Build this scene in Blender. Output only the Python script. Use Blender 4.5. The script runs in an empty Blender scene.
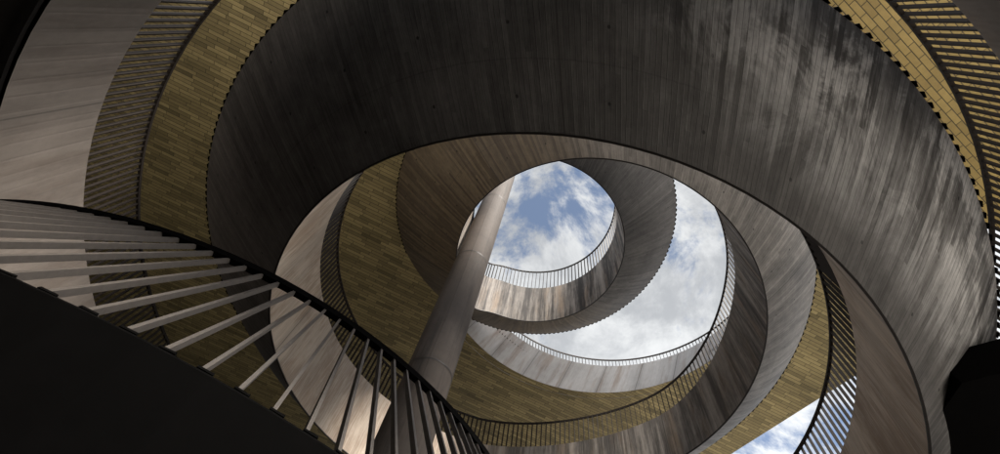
import bpy, math, random
from mathutils import Vector, Matrix
random.seed(7)
S = 5.5                      # metres per plan unit (inner radius of the first turn)
EYE = 1.6
sc = bpy.context.scene
COL = sc.collection

def W(x, u, h):
    """plan units (x right, u up in the picture, h above the eye) to world metres"""
    return (x * S, -u * S, h * S + EYE)

# ------------------------------------------------------------------ objects
def link(o):
    COL.objects.link(o); return o

def thing(name, label, cat, loc=(0, 0, 0), group=None):
    o = link(bpy.data.objects.new(name, None)); o.location = loc
    o.empty_display_size = .3
    o['label'] = label; o['category'] = cat; o['kind'] = 'thing'
    if group: o['group'] = group
    return o

def mesh_obj(name, verts, faces, mats, parent=None, uvs=None, uv2=None, fmat=None, smooth=False, kind=None):
    me = bpy.data.meshes.new(name)
    me.from_pydata(verts, [], faces)
    for m in (mats if isinstance(mats, (list, tuple)) else [mats]): me.materials.append(m)
    for nm, uu in (('UVMap', uvs), ('Place', uv2)):
        if uu:
            l = me.uv_layers.new(name=nm)
            for lp in me.loops: l.data[lp.index].uv = uu[lp.vertex_index]
    if fmat:
        for i, p in enumerate(me.polygons): p.material_index = fmat[i]
    if smooth:
        for p in me.polygons: p.use_smooth = True
    me.update()
    o = link(bpy.data.objects.new(name, me))
    if parent:
        o.parent = parent
        o.matrix_parent_inverse = Matrix.Translation(-Vector(parent.location))
    if kind: o['kind'] = kind
    return o

class MB:
    def __init__(s): s.v = []; s.f = []; s.uv = []; s.uv2 = []
    def add(s, p, uv=(0, 0), uv2=(0, 0)):
        s.v.append(tuple(p)); s.uv.append(uv); s.uv2.append(uv2); return len(s.v) - 1
    def grid(s, rows, closed=False):
        """rows: list of rows of (p, uv, uv2)"""
        ids = [[s.add(*c) for c in r] for r in rows]
        for a, b in zip(ids[:-1], ids[1:]):
            for j in range(len(a) - 1): s.f.append((a[j], b[j], b[j + 1], a[j + 1]))
        return ids
    def box(s, c, ax, ay, az, base=False):
        """box with centre c (or base centre) and half-axes ax, ay, full/half az"""
        c = Vector(c); ax = Vector(ax); ay = Vector(ay); az = Vector(az)
        lo = c if base else c - az; hi = c + az
        n = len(s.v)
        for b in (lo, hi):
            for sx, sy in ((-1, -1), (1, -1), (1, 1), (-1, 1)): s.add(b + ax * sx + ay * sy)
        for f in ((3, 2, 1, 0), (4, 5, 6, 7), (0, 1, 5, 4), (1, 2, 6, 5), (2, 3, 7, 6), (3, 0, 4, 7)):
            s.f.append(tuple(n + k for k in f))
    def sweep(s, pts, w, h):
        """rectangular bar through pts (w across, h up)"""
        rows = []
        for i, p in enumerate(pts):
            p = Vector(p); d = Vector(pts[min(i + 1, len(pts) - 1)]) - Vector(pts[max(i - 1, 0)])
            d.z = 0; d.normalize(); n = Vector((-d.y, d.x, 0)) * (w / 2); z = Vector((0, 0, h / 2))
            rows.append([p - n - z, p + n - z, p + n + z, p - n + z])
        base = len(s.v)
        for r in rows:
            for q in r: s.add(q)
        for i in range(len(rows) - 1):
            for j in range(4):
                a = base + 4 * i + j; b = base + 4 * i + (j + 1) % 4
                s.f.append((a, b, b + 4, a + 4))
        s.f.append((base + 3, base + 2, base + 1, base)); e = base + 4 * (len(rows) - 1)
        s.f.append((e, e + 1, e + 2, e + 3))
    def obj(s, name, mats, parent=None, **k):
        return mesh_obj(name, s.v, s.f, mats, parent, s.uv, s.uv2, **k)

# ------------------------------------------------------------------ materials
class NT:
    def __init__(s, name):
        s.m = bpy.data.materials.new(name); s.m.use_nodes = True
        s.t = s.m.node_tree; s.t.nodes.clear()
        s.out = s.t.nodes.new('ShaderNodeOutputMaterial'); s.b = s.t.nodes.new('ShaderNodeBsdfPrincipled')
        s.t.links.new(s.b.outputs[0], s.out.inputs[0])
    def n(s, typ, **k):
        nd = s.t.nodes.new(typ)
        for a, v in k.items(): setattr(nd, a, v)
        return nd
    def put(s, sock, v):
        if isinstance(v, bpy.types.NodeSocket): s.t.links.new(v, sock)
        elif isinstance(v, (tuple, list)) and len(v) == 3 and sock.type == 'RGBA': sock.default_value = (*v, 1)
        else: sock.default_value = v
    def math(s, op, a, b=0., c=None, clamp=False):
        nd = s.n('ShaderNodeMath', operation=op); nd.use_clamp = clamp
        s.put(nd.inputs[0], a); s.put(nd.inputs[1], b)
        if c is not None: s.put(nd.inputs[2], c)
        return nd.outputs[0]
    def mix(s, f, a, b, mode='MIX'):
        nd = s.n('ShaderNodeMix', data_type='RGBA', blend_type=mode)
        s.put(nd.inputs[0], f); s.put(nd.inputs[6], a); s.put(nd.inputs[7], b); return nd.outputs[2]
    def uv(s, name='UVMap'):
        nd = s.n('ShaderNodeUVMap', uv_map=name); sp = s.n('ShaderNodeSeparateXYZ')
        s.t.links.new(nd.outputs[0], sp.inputs[0]); return sp.outputs[0], sp.outputs[1]
    def vec(s, x, y, z=0.):
        nd = s.n('ShaderNodeCombineXYZ')
        for i, v in enumerate((x, y, z)): s.put(nd.inputs[i], v)
        return nd.outputs[0]
    def noise(s, v, scale=1., detail=4., rough=.6, dist=0.):
        nd = s.n('ShaderNodeTexNoise'); s.put(nd.inputs['Vector'], v)
        nd.inputs['Scale'].default_value = scale; nd.inputs['Detail'].default_value = detail
        nd.inputs['Roughness'].default_value = rough; nd.inputs['Distortion'].default_value = dist
        return nd.outputs[0]
    def white(s, v):
        nd = s.n('ShaderNodeTexWhiteNoise', noise_dimensions='3D'); s.put(nd.inputs['Vector'], v); return nd.outputs[0]
    def ramp(s, f, lo, hi, smooth=True):
        nd = s.n('ShaderNodeMapRange', interpolation_type='SMOOTHSTEP' if smooth else 'LINEAR')
        s.put(nd.inputs[0], f); s.put(nd.inputs[1], lo); s.put(nd.inputs[2], hi); return nd.outputs[0]
    def band(s, x, a, b, soft):
        return s.math('MULTIPLY', s.ramp(x, a - soft, a + soft), s.math('SUBTRACT', 1., s.ramp(x, b - soft, b + soft)))
    def bump(s, h, strength=.3, dist=.01):
        nd = s.n('ShaderNodeBump'); nd.inputs['Strength'].default_value = strength; nd.inputs['Distance'].default_value = dist
        s.put(nd.inputs['Height'], h); s.put(s.b.inputs['Normal'], nd.outputs[0])

def concrete(name, base, board=.11, board_amt=.35, blotch=.45, warm=None, warm_amt=0., joints=0., drips=None,
             along='v', bloom_glare=None, rough=.8, bumps=.35):
    """board-marked concrete; u runs along the ramp, v across or up.  along='v': the boards run across."""
    k = NT(name); u, v = k.uv(); tu, tv = k.uv('Place')
    a, b = (u, v) if along == 'v' else (v, u)
    wob = k.math('MULTIPLY', k.noise(k.vec(k.math('MULTIPLY', a, .7), k.math('MULTIPLY', b, .35)), 1., 2.), .06)
    aw = k.math('ADD', a, wob)
    cell = k.math('DIVIDE', aw, board); idx = k.math('FLOOR', cell); fr = k.math('FRACT', cell)
    tone = k.white(k.vec(idx, k.math('FLOOR', k.math('ADD', k.math('DIVIDE', b, 2.6), k.math('MULTIPLY', idx, .37))), 3.1))
    edge = k.math('ABSOLUTE', k.math('SUBTRACT', fr, .5))
    line = k.ramp(edge, .40, .5)
    grain = k.noise(k.vec(k.math('MULTIPLY', a, 26.), k.math('MULTIPLY', b, 1.3)), 1., 5., .65)
    big = k.noise(k.vec(k.math('MULTIPLY', a, .8), k.math('MULTIPLY', b, .5)), 1., 6., .62, .4)
    fine = k.noise(k.vec(k.math('MULTIPLY', a, 3.), k.math('MULTIPLY', b, 2.)), 3., 6., .7)
    f = k.math('ADD', k.math('MULTIPLY', k.math('SUBTRACT', tone, .5), board_amt),
               k.math('MULTIPLY', k.math('SUBTRACT', big, .5), blotch * 2.4))
    f = k.math('ADD', f, k.math('MULTIPLY', k.math('SUBTRACT', grain, .5), board_amt * 1.6))
    f = k.math('ADD', f, k.math('MULTIPLY', k.math('SUBTRACT', fine, .5), .4))
    f = k.math('SUBTRACT', f, k.math('MULTIPLY', line, board_amt * .9))
    f = k.math('MAXIMUM', k.math('ADD', f, 1.), .15)
    sc_ = k.n('ShaderNodeVectorMath', operation='SCALE')
    c0 = base
    if warm:
        wn = k.noise(k.vec(k.math('MULTIPLY', a, 2.2), k.math('MULTIPLY', b, .35), 5.), 1., 4., .65)
        c0 = k.mix(k.math('MULTIPLY', k.ramp(wn, .46, .68), warm_amt), base, warm)
    if isinstance(c0, tuple): sc_.inputs[0].default_value = c0
    else: k.put(sc_.inputs[0], c0)
    k.put(sc_.inputs['Scale'], f); col = sc_.outputs[0]
    if name == 'parapet_concrete':   # warm beige first turn, colour lightened to make up for missing light
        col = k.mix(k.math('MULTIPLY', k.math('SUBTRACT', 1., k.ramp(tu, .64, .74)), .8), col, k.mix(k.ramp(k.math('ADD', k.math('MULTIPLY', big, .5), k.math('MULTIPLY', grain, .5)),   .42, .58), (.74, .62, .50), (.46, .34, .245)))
    if name == 'board_marked_soffit':   # second turn paler than the first
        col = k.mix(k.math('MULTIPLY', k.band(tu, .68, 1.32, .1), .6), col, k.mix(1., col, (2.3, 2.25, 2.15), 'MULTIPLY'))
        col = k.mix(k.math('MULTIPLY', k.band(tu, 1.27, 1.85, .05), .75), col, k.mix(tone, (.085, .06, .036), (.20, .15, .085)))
        # tie holes and a pour line half way across
        hx = k.math('MULTIPLY', k.math('SUBTRACT', k.math('FRACT', k.math('DIVIDE', u, 1.325)), .5), 1.325)
        hy = k.math('MULTIPLY', k.math('SUBTRACT', k.math('FRACT', k.math('MULTIPLY', tv, 3.)), .5), .8)
        hd = k.math('SQRT', k.math('ADD', k.math('MULTIPLY', hx, hx), k.math('MULTIPLY', hy, hy)))
        col = k.mix(k.math('MULTIPLY', k.math('SUBTRACT', 1., k.ramp(hd, .016, .026)), .85), col, (.01, .01, .01))
        pl = k.math('ABSOLUTE', k.math('SUBTRACT', k.math('ADD', tv, k.math('MULTIPLY', big, .02)), .345))
        col = k.mix(k.math('MULTIPLY', k.math('SUBTRACT', 1., k.ramp(pl, .001, .006)), .22), col, (.02, .018, .016))
    if bloom_glare:      # lime bloom and reflected light painted as pale patches on one stretch: (place lo, hi, across lo, hi, colour)
        lo, hi, v0, v1, bc = bloom_glare
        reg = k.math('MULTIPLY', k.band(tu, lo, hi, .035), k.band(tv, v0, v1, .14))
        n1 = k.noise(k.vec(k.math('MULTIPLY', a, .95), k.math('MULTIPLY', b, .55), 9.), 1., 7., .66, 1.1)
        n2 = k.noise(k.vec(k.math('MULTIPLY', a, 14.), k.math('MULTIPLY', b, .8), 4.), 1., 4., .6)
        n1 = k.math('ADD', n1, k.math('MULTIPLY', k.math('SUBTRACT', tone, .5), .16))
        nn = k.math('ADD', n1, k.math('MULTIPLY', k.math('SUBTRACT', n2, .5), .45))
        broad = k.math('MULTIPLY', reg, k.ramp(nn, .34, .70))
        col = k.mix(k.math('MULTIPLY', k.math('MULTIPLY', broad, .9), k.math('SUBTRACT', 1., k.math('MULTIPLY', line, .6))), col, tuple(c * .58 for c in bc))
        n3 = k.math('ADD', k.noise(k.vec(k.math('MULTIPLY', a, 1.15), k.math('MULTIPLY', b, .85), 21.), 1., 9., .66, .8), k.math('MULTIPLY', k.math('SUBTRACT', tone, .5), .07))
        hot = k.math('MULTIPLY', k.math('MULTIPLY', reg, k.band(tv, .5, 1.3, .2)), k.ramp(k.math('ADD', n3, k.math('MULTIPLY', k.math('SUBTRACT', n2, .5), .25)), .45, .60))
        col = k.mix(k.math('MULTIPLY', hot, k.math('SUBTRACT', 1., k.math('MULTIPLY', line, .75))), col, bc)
        g2 = k.noise(k.vec(k.math('MULTIPLY', a, 38.), k.math('MULTIPLY', b, 2.4), 3.), 1., 6., .7)
        g3 = k.noise(k.vec(k.math('MULTIPLY', a, 6.), k.math('MULTIPLY', b, 5.), 8.), 1., 8., .75)
        gv = k.n('ShaderNodeVectorMath', operation='SCALE'); k.put(gv.inputs[0], col)
        k.put(gv.inputs['Scale'], k.math('ADD', k.math('ADD', k.math('MULTIPLY', g2, 1.3), k.math('MULTIPLY', g3, .9)), -.1)); col = gv.outputs[0]
    if drips:      # dark run-off streaks: (place lo, hi, amount, threshold)
        th = drips[-1]; reg = 0.
        for lo, hi, am in drips[:-1]: reg = k.math('ADD', reg, k.math('MULTIPLY', k.band(tu, lo, hi, .03), am))
        d1 = k.noise(k.vec(k.math('MULTIPLY', u, 2.3), k.math('MULTIPLY', v, .12), 2.), 1., 6., .72, .05)
        d2 = k.noise(k.vec(k.math('MULTIPLY', u, 4.), k.math('MULTIPLY', v, 1.1), 7.), 1., 6., .75)
        dm = k.ramp(k.math('ADD', d1, k.math('MULTIPLY', k.math('SUBTRACT', d2, .5), .22)), th, th + .24)
        col = k.mix(k.math('MULTIPLY', dm, reg, clamp=True) if 0 else k.math('MULTIPLY', dm, reg), col, (.022, .019, .017))
    if joints:
        jf = k.math('ABSOLUTE', k.math('SUBTRACT', k.math('FRACT', k.math('DIVIDE', u, joints)), .5))
        jl = k.math('ADD', k.ramp(jf, .5 - .022 / joints, .5 - .006 / joints), k.math('MULTIPLY', k.ramp(jf, .5 - .22 / joints, .5), k.math('MULTIPLY', big, .6)), clamp=True)
        col = k.mix(k.math('MULTIPLY', jl, .6), col, (.05, .045, .04))
        pt = k.white(k.vec(k.math('FLOOR', k.math('DIVIDE', u, joints)), 1., 1.))
        col = k.mix(k.math('MULTIPLY', pt, .3), col, (.12, .11, .105))
    k.put(k.b.inputs['Base Color'], col)
    k.b.inputs['Roughness'].default_value = rough
    k.b.inputs['Specular IOR Level'].default_value = .35
    hgt = k.math('ADD', k.math('MULTIPLY', tone, .5), k.math('ADD', k.math('MULTIPLY', grain, .5), k.math('MULTIPLY', line, -.8)))
    k.bump(hgt, bumps, .012)
    return k.m

def tiles(name, bw, bh, c1, c2, ang, rough=.6):
    k = NT(name)
    g = k.n('ShaderNodeNewGeometry'); mp = k.n('ShaderNodeMapping'); mp.inputs['Rotation'].default_value = (0, 0, ang)
    k.t.links.new(g.outputs['Position'], mp.inputs[0])
    sp = k.n('ShaderNodeSeparateXYZ'); k.t.links.new(mp.outputs[0], sp.inputs[0]); x, y = sp.outputs[0], sp.outputs[1]
    row = k.math('FLOOR', k.math('DIVIDE', y, bh)); fy = k.math('FRACT', k.math('DIVIDE', y, bh))
    off = k.white(k.vec(row, 2., 5.))
    xs = k.math('ADD', k.math('DIVIDE', x, bw), k.math('ADD', k.math('MULTIPLY', row, .5), k.math('MULTIPLY', off, .55)))
    col_ = k.math('FLOOR', xs); fx = k.math('FRACT', xs)
    t1 = k.white(k.vec(col_, row, 1.)); t2 = k.white(k.vec(col_, row, 8.))
    c = k.mix(t1, c1, c2)
    c = k.mix(k.math('MULTIPLY', k.ramp(t2, .80, 1.), .55), c, tuple(v * .45 for v in c1))
    big = k.noise(g.outputs['Position'], .35, 4., .6)
    fine = k.noise(g.outputs['Position'], 9., 5., .7)
    f = k.math('ADD', k.math('MULTIPLY', big, .8), k.math('ADD', k.math('MULTIPLY', fine, .5), .36))
    sv = k.n('ShaderNodeVectorMath', operation='SCALE'); k.put(sv.inputs[0], c); k.put(sv.inputs['Scale'], f)
    ex = k.math('MULTIPLY', k.math('SUBTRACT', .5, k.math('ABSOLUTE', k.math('SUBTRACT', fx, .5))), bw)
    ey = k.math('MULTIPLY', k.math('SUBTRACT', .5, k.math('ABSOLUTE', k.math('SUBTRACT', fy, .5))), bh)
    e = k.math('MINIMUM', ex, ey); gap = k.math('SUBTRACT', 1., k.ramp(e, .003, .011))
    k.put(k.b.inputs['Base Color'], k.mix(gap, sv.outputs[0], (.02, .015, .008)))
    k.b.inputs['Roughness'].default_value = rough
    k.bump(k.math('SUBTRACT', k.math('MULTIPLY', t1, .4), gap), .5, .012)
    return k.m

def plain(name, c, rough=.5, metal=0., var=.3, scale=6., spec=.5):
    k = NT(name); tc = k.n('ShaderNodeNewGeometry')
    n = k.noise(tc.outputs['Position'], scale, 5., .65)
    sv = k.n('ShaderNodeVectorMath', operation='SCALE'); sv.inputs[0].default_value = c
    k.put(sv.inputs['Scale'], k.math('ADD', k.math('MULTIPLY', n, 2 * var), 1 - var))
    k.put(k.b.inputs['Base Color'], sv.outputs[0]); k.b.inputs['Roughness'].default_value = rough
    k.b.inputs['Metallic'].default_value = metal; k.b.inputs['Specular IOR Level'].default_value = spec
    k.bump(n, .12, .006)
    return k.m

M = {}
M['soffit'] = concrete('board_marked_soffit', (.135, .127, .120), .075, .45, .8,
                       joints=5.3, rough=.62, bloom_glare=(.035, .19, .22, 1.3, (.88, .86, .84)))
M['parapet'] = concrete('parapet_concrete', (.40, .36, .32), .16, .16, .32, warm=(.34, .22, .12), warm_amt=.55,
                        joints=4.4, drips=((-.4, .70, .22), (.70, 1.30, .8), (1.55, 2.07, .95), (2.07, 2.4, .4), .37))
M['terrace'] = concrete('terrace_concrete', (.25, .215, .187), .31, .035, .36, warm=(.18, .145, .12), warm_amt=.7, joints=5.6, bumps=.12)
M['roof_edge'] = concrete('roof_edge_concrete', (.50, .49, .485), .25, .07, .4, warm=(.25, .185, .14), warm_amt=.6, joints=1.6)
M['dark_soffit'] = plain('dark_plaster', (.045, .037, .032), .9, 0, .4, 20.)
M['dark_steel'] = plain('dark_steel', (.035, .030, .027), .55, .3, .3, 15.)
M['black'] = plain('black_steel_and_shade', (.004, .0036, .0034), .8, 0, .5, 9., .05)
M['bar'] = plain('brown_steel', (.028, .022, .018), .6, .0, .35, 30., .12)
M['bar_pale'] = plain('pale_weathered_steel', (.17, .146, .126), .6, .0, .3, 25.)
M['tile'] = tiles('terracotta_strips', .78, .135, (.205, .166, .076), (.39, .318, .152), math.radians(-27))
M['tile_big'] = tiles('terracotta_slabs', .36, .13, (.30, .215, .068), (.40, .295, .10), math.radians(-41))
M['column'] = concrete('column_concrete', (.092, .074, .062), .35, .12, .6, drips=((-1, 3, .75), .47), bumps=.25)
M['ground'] = plain('ground_paving', (.07, .066, .062), .9, 0, .3, 1.2)
M['paving'] = plain('high_bounce_paving', (.60, .56, .50), .85, 0, .2, 2.)
M['bounce_sheet'] = plain('bounce_sheet_white', (.74, .71, .66), .9, 0, .12, 3.)
M['terrace_side'] = plain('stained_slab_edge', (.06, .05, .043), .85, 0, .6, 3.)
M['paving_dark'] = plain('low_bounce_paving', (.2, .185, .165), .85, 0, .25, 2.)
M['deck'] = plain('deck_concrete', (.25, .23, .21), .85, 0, .25, 4.)
M['brick'] = plain('corten_patch', (.16, .07, .04), .8, .2, .4, 8.)

# ------------------------------------------------------------------ staircase curves
def sm(x): x = min(1, max(0, x)); return x * x * (3 - 2 * x)
def ringp(c, R, h, P, th, t0):
    a = math.radians(th); return Vector((c[0] + R * math.cos(a), c[1] + R * math.sin(a), h + P * (th - t0) / 360))
TURNS = dict(
    rim=[((-.06, -1.24), 1.0, .85, .82), ((.178, -1.295), .74, 1.724, .94), ((-.16, -1.23), .552, 2.428, 0)],
    out=[((-.136, -1.115), 1.36, 1.115, .94), ((.092, -1.2535), 1.15, 2.024, 1.2535), ((-.186, -1.20), .93, 2.745, 0)])
def lerp_tab(t, tab):
    for (a, x), (b, y) in zip(tab[:-1], tab[1:]):
        if t <= b: return x + (y - x) * sm((t - a) / (b - a))
    return tab[-1][1]
def curve(kind, t):
    p = [ringp(*TURNS[kind][k], t, 360 * k) for k in range(3)]
    a = p[0].lerp(p[1], sm((t - 246) / 54.))
    return a.lerp(p[2], sm((t - 545) / 65.))
def rim(t): return curve('rim', t)
def out(t): return curve('out', t)
HF = [(-200, .335), (0, .34), (180, .35), (250, .35), (300, .28), (360, .40), (420, .42), (700, .40), (1000, .40)]
HR = [(-200, .175), (0, .18), (180, .20), (300, .165), (420, .17), (560, .20), (640, .26), (1000, .26)]
def top(t):
    p = rim(t); p.z += lerp_tab(t, HF)
    w_ = 1 - sm((t - 220) / 90.)
    p.x += .015 * w_; p.y += .025 * w_
    return p
def rail(t): p = top(t); p.z += lerp_tab(t, HR); return p
def inw(t):
    d = out(t) - rim(t); d.z = 0; return d.normalized()       # horizontal, outward
TA, TB, DT = -100., 915., 3.
ts = [TA + DT * i for i in range(int((TB - TA) / DT) + 1)]
def arclen(fn):
    L = [0.]
    for a, b in zip(ts[:-1], ts[1:]): L.append(L[-1] + (fn(b) - fn(a)).length * S)
    return L

stair = thing('spiral_staircase', 'concrete spiral staircase winding up around the open well, its wide board marked underside overhead',
              'staircase', W(*(rim(TA).xy), -EYE / S))
# soffit
mb = MB(); L = arclen(lambda t: (rim(t) + out(t)) / 2); rows = []
NV = 8
for t, l in zip(ts, L):
    a, b = rim(t), out(t); r = []
    wd = (b - a).length * S
    for j in range(NV + 1):
        f = j / NV; p = a.lerp(b, f); p.z -= .018 * math.sin(math.pi * f)
        r.append((W(*p), (l, f * wd), (t / 360, f)))
    rows.append(r)
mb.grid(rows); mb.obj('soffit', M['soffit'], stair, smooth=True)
# edge bead under the inner rim, dark
mb = MB(); mb.sweep([W(*(rim(t) - Vector((0, 0, .0015)) + inw(t) * .0025)) for t in ts], .03, .022)
mb.obj('drip_edge', M['dark_steel'], stair)
# parapet (inner face, top, back)
mb = MB(); L = arclen(rim); rows = []
for t, l in zip(ts, L):
    a, b = rim(t), top(t); n = inw(t) * .04; r = []; hh = (b - a).length * S
    for j in range(7):
        f = j / 6; r.append((W(*a.lerp(b, f)), (l, f * hh), (t / 360, f)))
    r.append((W(*(b + n)), (l, hh + .2), (t / 360, 1)))
    c = b + n; c.z -= .16
    r.append((W(*c), (l, hh + 1.1), (t / 360, .5)))
    rows.append(r)
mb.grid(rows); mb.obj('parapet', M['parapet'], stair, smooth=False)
# deck and outer edge
mb = MB(); rows = []
for t, l in zip(ts, L):
    o_ = out(t); e = o_ + inw(t) * .004; e2 = e.copy(); e2.z += .022
    b = top(t) + inw(t) * .04; b.z = min(b.z - .06, e2.z)
    rows.append([(W(*o_), (l, 0), (0, 0)), (W(*e2), (l, .2), (0, 0)), (W(*b), (l, 3), (0, 0))])
mb.grid(rows); mb.obj('deck', M['deck'], stair)

def bar_mesh(name, w=.055, d=.013, foot=True):
    m = MB(); m.box((0, 0, 0), (w / 2, 0, 0), (0, d / 2, 0), (0, 0, 1), base=True)
    if foot: m.box((w / 2 + .005, d * .9, .004), (.005, 0, 0), (0, d * 1.9, 0), (0, 0, .010), base=True)
    return m
def place_bars(parent, items, mats, show=100, name='baluster', w=.055, d=.014):
    """items: list of (foot, head, radial dir, score); the best `show` are parts, the rest one mesh"""
    items = sorted(items, key=lambda i: -i[3])
    one = bar_mesh(name, w, d); fm = [0] * 6 + [1] * 6; mats = [mats, M['black']]; first = None; rest = MB()
    for k, (a, b, rd, s_) in enumerate(items):
        a = Vector(a); b = Vector(b); z = b - a; h = z.length; z.normalize()
        x = Vector((rd[0], rd[1], 0)).normalized(); y = z.cross(x).normalized(); x = y.cross(z)
        if parent.name.startswith('railing'):
            q = random.gauss(0, .035); x, y = x + y * q, y - x * q; x.normalize(); y = z.cross(x).normalized()
        if k < show:
            if first is None:
                first = o = mesh_obj(name, one.v, one.f, mats, fmat=fm)
            else:
                o = first.copy(); COL.objects.link(o)
            o.parent = parent
            mat = Matrix((x, y, z)).transposed().to_4x4(); mat.translation = a
            o.matrix_basis = mat @ Matrix.Diagonal((1, 1, h, 1))
            par = parent
            o.matrix_parent_inverse = Matrix.Translation(-Vector(parent_loc(parent)))
        else:
            rest.box(a, x * w / 2, y * d / 2, z * h, base=True)
    if rest.f:
        mesh_obj(name + '_row', rest.v, rest.f, mats, parent, kind='stuff').matrix_parent_inverse = Matrix.Translation(-Vector(parent_loc(parent)))
def parent_loc(o):
    # all part meshes keep their vertices in world metres: their own origin is the world's origin
    p = Vector((0, 0, 0))
    return p

def along(fn, t0, t1, step):
    """parameters spaced step metres apart along fn"""
    res = []; t = t0; acc = 0; prev = Vector(fn(t0)); dt = .1
    while t < t1:
        t += dt; p = Vector(fn(t)); acc += (p - prev).length * S; prev = p
        if acc >= step: acc -= step; res.append(t)
    return res

# inner railing
mb = MB(); mb.sweep([W(*(rail(t) + inw(t) * .016)) for t in ts], .05, .05)
ir = mb.obj('inner_railing', M['bar'], stair)
items = []
for t in along(top, TA + 2, TB - 2, .15):
    n = inw(t); a = top(t) + n * .016; b = rail(t) + n * .016
    seen = (120 < t < 235) or (-60 < t < 5) or (290 < t < 385) or (600 < t < 740)
    items.append((W(*a), W(*b), (n.x, -n.y), (10 if seen else 0) - a.z))
place_bars(ir, items, M['bar'], 100, w=.055, d=.02)
# outer railing: brackets on the edge, bars behind
br = along(out, TA + 2, TB - 2, .18)
mb = MB()
for t in br:
    n = inw(t); tg = Vector((-n.y, n.x, 0)); p = out(t); base = len(mb.v)
    for z in (0.001, .006):
        for q in (p - tg * .0155, p + n * .0085, p + tg * .0155, p - n * .008):
            q = q.copy(); q.z += z; mb.add(W(*q))
    b = base
    mb.f += [(b + 3, b + 2, b + 1, b), (b + 4, b + 5, b + 6, b + 7)] + [(b + i, b + (i + 1) % 4, b + 4 + (i + 1) % 4, b + 4 + i) for i in range(4)]
mb.obj('bracket_row', M['black'], stair)['kind'] = 'stuff'

# ------------------------------------------------------------------ middle terrace with its round opening
TC = (-.160, -1.297); TR = 1.68; TZ0, TZ1, TZR = .985, 1.28, 1.535
terr = thing('middle_terrace', 'lower terrace with black underside, its wide round opening edged in smooth beige concrete', 'terrace', W(TC[0], TC[1] - 2, -EYE / S))
def circ(c, R, h, deg): a = math.radians(deg); return Vector((c[0] + R * math.cos(a), c[1] + R * math.sin(a), h))
mb = MB(); rows = []
for d in range(0, 361, 3):
    l = math.radians(d) * TR * S
    rows.append([(W(*circ(TC, TR, TZ0 + (TZ1 - TZ0) * j / 4, d)), (l, (TZ1 - TZ0) * S * j / 4), (d / 360, j / 4)) for j in range(5)] +
                [(W(*circ(TC, TR + .04, TZ1, d)), (l, 2.), (0, 0)), (W(*circ(TC, TR + .04, TZ1 - .03, d)), (l, 2.), (0, 0))])
mb.grid(rows); mb.obj('opening_edge', M['terrace'], terr)
def outer_r(d): d = d % 360; return 1.9 + 1.6 * (sm((d - 40) / 14.) * (1 - sm((d - 312) / 14.))) + 1.25 * sm((d - 78) / 14.) * (1 - sm((d - 282) / 14.))
mb = MB(); rows = []; rows2 = []
for d in range(0, 361, 3):
    R2 = outer_r(d)
    rows.append([(W(*circ(TC, TR + .012, TZ0 + .004, d)),), (W(*circ(TC, R2, TZ0 + .004, d)),), (W(*circ(TC, R2, TZ1 - .03, d)),), (W(*circ(TC, TR + .04, TZ1 - .03, d)),)])
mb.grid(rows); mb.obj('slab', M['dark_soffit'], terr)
def pav(lo, hi, m):
    mb = MB(); mb.grid([[(Vector(r[2][0]) + Vector((0, 0, .004)),), (Vector(r[3][0]) + Vector((0, 0, .004)),)] for d, r in zip(range(-180, 181, 3), rows[60:] + rows[1:61]) if lo <= d <= hi])
    mb.obj('paving', m, terr)
pav(-69, 48, M['paving']); pav(48, 180, M['paving_dark']); pav(-180, -69, M['paving_dark'])  # unseen paving, pale and dark stretches chosen to shape the bounced light
mb = MB(); mb.sweep([W(*circ(TC, TR + .018, TZ0 - .006, d)) for d in range(0, 361, 3)], .1, .06); mb.obj('drip_edge', M['dark_steel'], terr)
mb = MB(); mb.sweep([W(*circ(TC, TR + .02, TZR, d)) for d in range(0, 361, 3)], .06, .06)
tr = mb.obj('railing', M['bar'], terr)
items = []
n_ = int(2 * math.pi * TR * S / .15)
for i in range(n_):
    d = 360. * i / n_; a = math.radians(d)
    sc_ = 10 if (128 < d < 222) else (8 if d < 62 or d > 350 else 0)
    items.append((W(*circ(TC, TR + .02, TZ1, d)), W(*circ(TC, TR + .02, TZR, d)), (math.cos(a), -math.sin(a)), sc_))
place_bars(tr, items, M['bar'], 100, w=.055, d=.032)
# landing between stair foot and terrace
# ------------------------------------------------------------------ roof terrace with tiled underside
RC = (.275, -1.5035); RR = 1.1; RZ0 = 2.682
roof = thing('roof_terrace', 'high terrace with yellow tiled underside and pale grey curved edge, thin railing against the sky', 'roof terrace', W(-3.5, -3, -EYE / S))
arc = [circ(RC, RR, 0, d) for d in range(152, 391, 2)]
q_ = 1.1 / 1.2
poly = [(RC[0] + (p.x - RC[0]) * 1.004, RC[1] + (p.y - RC[1]) * 1.004) for p in arc] + [(x * q_, y * q_) for x, y in
        [(1.72, -1.02), (2.5, -1.08), (2.62, -2.02), (2.068, -2.73), (1.655, -3.264), (.3, -5.02), (-5.4, -5.2), (-5.4, .95), (-1.45, .95), (-1.0, -.72)]]
def slab(name, poly, z0, z1, m_bottom, m_side, parent):
    from mathutils.geometry import tessellate_polygon
    n = len(poly); v = [W(x, y, z0) for x, y in poly] + [W(x, y, z1) for x, y in poly]
    tri = tessellate_polygon([[Vector((x, y, 0)) for x, y in poly]])
    f = [tuple(t) for t in tri] + [tuple(n + i for i in reversed(t)) for t in tri]; k = [0] * len(tri) + [1] * len(tri)
    for i in range(n): f.append((i, (i + 1) % n, n + (i + 1) % n, n + i)); k.append(1)
    return mesh_obj(name, v, f, [m_bottom, m_side], parent, fmat=k)
arcset = slab('tiled_slab', poly, RZ0 + .003, RZ0 + .09, M['tile'], M['roof_edge'], roof)
mb = MB(); rows = []
Z1 = 2.905
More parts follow.
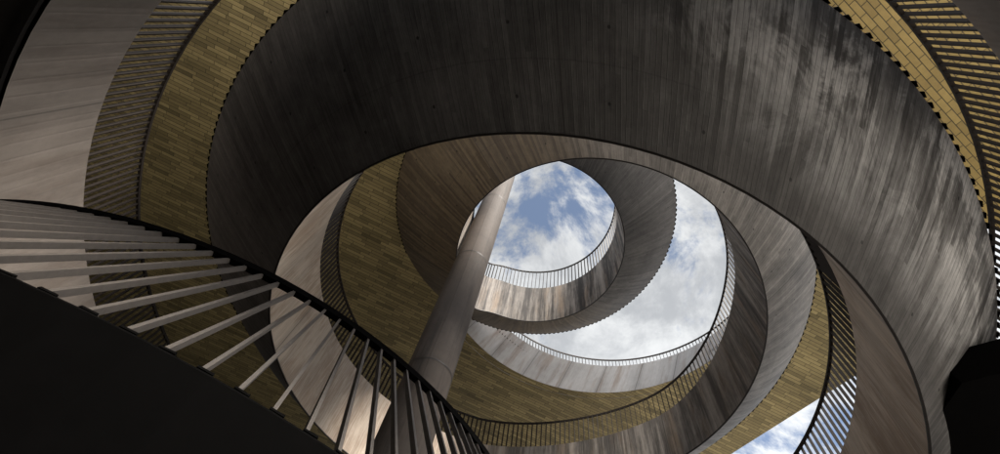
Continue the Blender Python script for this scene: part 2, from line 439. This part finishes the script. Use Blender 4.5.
def redge(d, f):
    c = (RC[0] + .101 * f, RC[1] + .0275 * f); return circ(c, RR - .046 * f, RZ0 + (Z1 - RZ0) * f, d)
for d in range(206, 391, 2):
    l = math.radians(d) * RR * S
    rows.append([(W(*redge(d, j / 5)), (l, (Z1 - RZ0) * S * j / 5), (d / 360, j / 5)) for j in range(6)] +
                [(W(*(redge(d, 1) + Vector((math.cos(math.radians(d)), math.sin(math.radians(d)), 0)) * .06)), (l, 2.2), (0, 0)),
                 (W(*(redge(d, 0) + Vector((math.cos(math.radians(d)), math.sin(math.radians(d)), 0)) * .06)), (l, 3.2), (0, 0))])
mb.grid(rows); mb.obj('opening_edge', M['roof_edge'], roof)
def rrail(d, z): a = math.radians(d); return Vector((.394 + 1.1 * math.cos(a), -1.476 + 1.1 * math.sin(a), z))
mb = MB(); mb.sweep([W(*rrail(d, 3.025)) for d in range(212, 391, 2)], .05, .05)
rr_ = mb.obj('railing', M['bar'], roof)
items = []
for i in range(int(math.radians(178) * 1.1 * S / .15)):
    d = 212 + math.degrees(.15 * i / (1.1 * S)); a = math.radians(d)
    items.append((W(*rrail(d, Z1 - .06)), W(*rrail(d, 3.025)), (math.cos(a), -math.sin(a)), 10 if 235 < d < 345 else 0))
place_bars(rr_, items, M['bar'], 100, w=.055, d=.02)

mb = MB()
d_ = 204.5; a_ = circ(RC, RR + .002, RZ0 + .004, d_); b_ = circ(RC, RR + .002, RZ0 + .004, d_ + 1.8)
for p in (a_, b_):
    n_o = Vector((p.x - RC[0], p.y - RC[1], 0)).normalized() * .05
    for z in (0, .17):
        for q in (p, p + n_o): mb.add(W(q.x, q.y, q.z + z))
mb.f += [(0, 1, 3, 2), (4, 6, 7, 5), (0, 4, 5, 1), (2, 3, 7, 6), (0, 2, 6, 4), (1, 5, 7, 3)]
mb.obj('end_plate', M['brick'], roof)

LAND = [(.943, -.792), (1.105, -.705), (1.415, -.62), (1.512, -1.0), (1.52, -1.4), (1.44, -1.85), (1.2, -2.25), (.97, -2.0), (1.0, -1.6), (1.0, -1.279), (.95, -1.048), (.932, -.894)]
slab('landing', LAND, .93, 1.02, M['black'], M['black'], terr)  # black colour stands in for the soft shadow at this corner

# ------------------------------------------------------------------ side canopy (upper right)
can = thing('side_canopy', 'canopy with large bright yellow tiles beside the sawtooth staircase edge, behind brown railing bars', 'canopy', W(1.5, -.3, -EYE / S))
slab('tiled_slab', [(1.56, -.83), (2.1, -.853), (1.9, .3), (.77, .3), (.8, -.02), (1.16, -.35)], 1.95, 2.02, M['tile_big'], M['roof_edge'], can)

# ------------------------------------------------------------------ near round parapet with bar railing
PC = (-.76, -.94)
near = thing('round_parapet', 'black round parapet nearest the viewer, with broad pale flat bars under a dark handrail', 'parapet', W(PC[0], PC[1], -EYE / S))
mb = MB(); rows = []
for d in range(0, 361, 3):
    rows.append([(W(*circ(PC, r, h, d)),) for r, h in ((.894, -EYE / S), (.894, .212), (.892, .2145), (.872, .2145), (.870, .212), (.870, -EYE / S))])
mb.grid(rows); mb.obj('wall', M['black'], near)  # concrete wall coloured black in place of deep shade
def nb(d): return circ(PC, .882, .216, d)
def nt(d): return circ(PC, .73, .486, d)
mb = MB(); mb.sweep([W(*(nt(d) + Vector((0, 0, .004)))) for d in range(0, 361, 2)], .06, .05)
nr = mb.obj('railing', M['black'], near)
items = []; n_ = int(2 * math.pi * .73 * S / .132)
for i in range(n_):
    d = 360. * i / n_; a = math.radians(d)
    items.append((W(*nb(d)), W(*nt(d)), (math.cos(a), -math.sin(a)), 10 if -30 < (d + 180) % 360 - 180 < 130 else 0))
place_bars(nr, items, M['bar_pale'], 100, w=.036, d=.018)

# ------------------------------------------------------------------ column
CX, CY, CR = -.45, -1.166, .086
colm = thing('round_column', 'tall round grey brown concrete column rising through the open well of the spiral', 'column', W(CX, CY, -EYE / S))
mb = MB(); rows = []
for d in range(0, 361, 6):
    a = math.radians(d)
    rows.append([(W(CX + CR * math.cos(a), CY + CR * math.sin(a), h), (a * CR * S, h * S), (0, 0)) for h in [-EYE / S + i * .2 for i in range(24)]])
mb.grid(rows); mb.obj('shaft', M['column'], colm, smooth=True)
for h in (1.22, 2.05, 2.9):
    mb = MB(); mb.grid([[(W(CX + (CR + .0012) * math.cos(math.radians(d)), CY + (CR + .0012) * math.sin(math.radians(d)), h + z),) for z in (0, .006)] for d in range(0, 361, 6)])
    mb.obj('joint_ring', M['dark_steel'], colm)

# ------------------------------------------------------------------ ground, added bounce sheet and light-blocking wall
v = [(-400, -400, 0), (400, -400, 0), (400, 400, 0), (-400, 400, 0)]
g = mesh_obj('ground', v, [(0, 1, 2, 3)], M['ground']); g['kind'] = 'structure'
v = [(1.75 * S, -9 * S, .004), (12 * S, -9 * S, .004), (12 * S, -.05 * S, .004), (1.75 * S, -.05 * S, .004)]
g = mesh_obj('light_bounce_sheet', v, [(0, 1, 2, 3)], M['bounce_sheet']); g['kind'] = 'structure'  # pale sheet out of view, added to bounce sunlight up to the soffit
wl = thing('light_block_wall', 'unseen dark wall added to keep low light out around and beneath the terrace', 'wall', W(-3.2, -1.3, -EYE / S))  # out of view, added to block low light
mb = MB(); rows = []
for d in range(54, 355, 3):
    w_ = sm((d - 40) / 40.) * (1 - sm((d - 270) / 40.)); R2 = outer_r(d) - .03; hh = RZ0 if 92 < d < 232 else TZ0
    rows.append([(W(*circ(TC, r, h, d)),) for r, h in ((R2, -EYE / S), (R2, hh), (R2 - .06, hh), (R2 - .06, -EYE / S))])
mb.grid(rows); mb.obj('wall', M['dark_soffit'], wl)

# ------------------------------------------------------------------ light, sky, camera
SUN_AZ = math.radians(38)      # plan angle of the sun, from +x towards +u
SUN_EL = math.radians(57)
sd = Vector((math.cos(SUN_AZ) * math.cos(SUN_EL), -math.sin(SUN_AZ) * math.cos(SUN_EL), math.sin(SUN_EL)))
sun = bpy.data.lights.new('sun', 'SUN'); sun.energy = 3.6; sun.angle = math.radians(13); sun.color = (1, .93, .84)
so = link(bpy.data.objects.new('sun', sun)); so.rotation_euler = (-sd).to_track_quat('-Z', 'Y').to_euler()
wd = bpy.data.worlds.new('World'); sc.world = wd; wd.use_nodes = True
nt_ = wd.node_tree; nt_.nodes.clear()
o_ = nt_.nodes.new('ShaderNodeOutputWorld'); bg = nt_.nodes.new('ShaderNodeBackground'); nt_.links.new(bg.outputs[0], o_.inputs[0])
sky = nt_.nodes.new('ShaderNodeTexSky'); sky.sky_type = 'NISHITA'; sky.sun_disc = False
sky.sun_elevation = SUN_EL; sky.sun_rotation = math.atan2(sd.x, sd.y)
bg.inputs[1].default_value = .1
CLOUD_LO, CLOUD_HI, GLOW, GLOW0 = (1.9, 1.98, 2.08), (3.2, 3.26, 3.3), 6., .90
tc = nt_.nodes.new('ShaderNodeTexCoord')
def wn(scale, detail, rough, dist, loc):
    mp = nt_.nodes.new('ShaderNodeMapping'); mp.inputs['Location'].default_value = loc
    nt_.links.new(tc.outputs['Generated'], mp.inputs[0])
    n = nt_.nodes.new('ShaderNodeTexNoise'); n.inputs['Scale'].default_value = scale; n.inputs['Detail'].default_value = detail
    n.inputs['Roughness'].default_value = rough; n.inputs['Distortion'].default_value = dist
    nt_.links.new(mp.outputs[0], n.inputs['Vector']); return n.outputs[0]
def wr(x, a, b, lo=0., hi=1.):
    m = nt_.nodes.new('ShaderNodeMapRange'); m.interpolation_type = 'SMOOTHSTEP'
    nt_.links.new(x, m.inputs[0])
    for i, v_ in enumerate((a, b, lo, hi)): m.inputs[i + 1].default_value = v_
    return m.outputs[0]
def wm(f, a, b):
    m = nt_.nodes.new('ShaderNodeMix'); m.data_type = 'RGBA'
    for s_, v_ in ((m.inputs[0], f), (m.inputs[6], a), (m.inputs[7], b)):
        if isinstance(v_, bpy.types.NodeSocket): nt_.links.new(v_, s_)
        elif isinstance(v_, tuple): s_.default_value = (*v_, 1)
        else: s_.default_value = v_
    return m.outputs[2]
cover = wr(wn(3.4, 10, .66, .35, (.3, .1, 0)), .385, .51)
shade = wr(wn(5.0, 9, .64, .5, (5, 2, 1)), .36, .62)
cloud = wm(shade, CLOUD_LO, CLOUD_HI)
blue = wm(.75, sky.outputs[0], (.62, .82, 1.2))
base = wm(cover, blue, cloud)
# clouds are far brighter towards the sun
dt = nt_.nodes.new('ShaderNodeVectorMath'); dt.operation = 'DOT_PRODUCT'
nt_.links.new(tc.outputs['Generated'], dt.inputs[0]); dt.inputs[1].default_value = sd
gain = wr(dt.outputs['Value'], GLOW0, 1.0, 1.0, GLOW)
sz = nt_.nodes.new('ShaderNodeSeparateXYZ'); nt_.links.new(tc.outputs['Generated'], sz.inputs[0])
gm = nt_.nodes.new('ShaderNodeMath'); gm.operation = 'MULTIPLY'
nt_.links.new(gain, gm.inputs[0]); nt_.links.new(wr(sz.outputs[2], .92, .35, 1.0, 1.7), gm.inputs[1]); gain = gm.outputs[0]
vs = nt_.nodes.new('ShaderNodeVectorMath'); vs.operation = 'SCALE'
nt_.links.new(base, vs.inputs[0]); nt_.links.new(gain, vs.inputs['Scale'])
nt_.links.new(vs.outputs[0], bg.inputs[0])

cam = bpy.data.cameras.new('camera'); co = link(bpy.data.objects.new('camera', cam)); sc.camera = co
cam.sensor_width = 36; cam.lens = 450 / 1000 * 36; cam.clip_start = .05; cam.clip_end = 2000
d = Vector((63., 206., 450.)).normalized(); z = Vector((0, 0, 1)); vv = z.cross(d); s2 = vv.length; c2 = d.z
K = Matrix(((0, -vv.z, vv.y), (vv.z, 0, -vv.x), (-vv.y, vv.x, 0)))
R = Matrix.Identity(3) + K + (K @ K) * ((1 - c2) / s2 ** 2)
fl = lambda r: Vector((r[0], -r[1], r[2]))
rx, ry, rz = fl(R[0]), fl(R[1]), fl(R[2])
mw = Matrix((rx, ry, -rz)).transposed().to_4x4(); mw.translation = (0, 0, EYE)
co.matrix_world = mw

sc.view_settings.view_transform = 'Standard'; sc.view_settings.look = 'None'
sc.view_settings.gamma = 1; sc.view_settings.use_curve_mapping = False; sc.view_settings.exposure = 1.4
sc.render.engine = 'CYCLES'
sc.cycles.max_bounces = 10; sc.cycles.diffuse_bounces = 8
sc.cycles.use_denoising = True
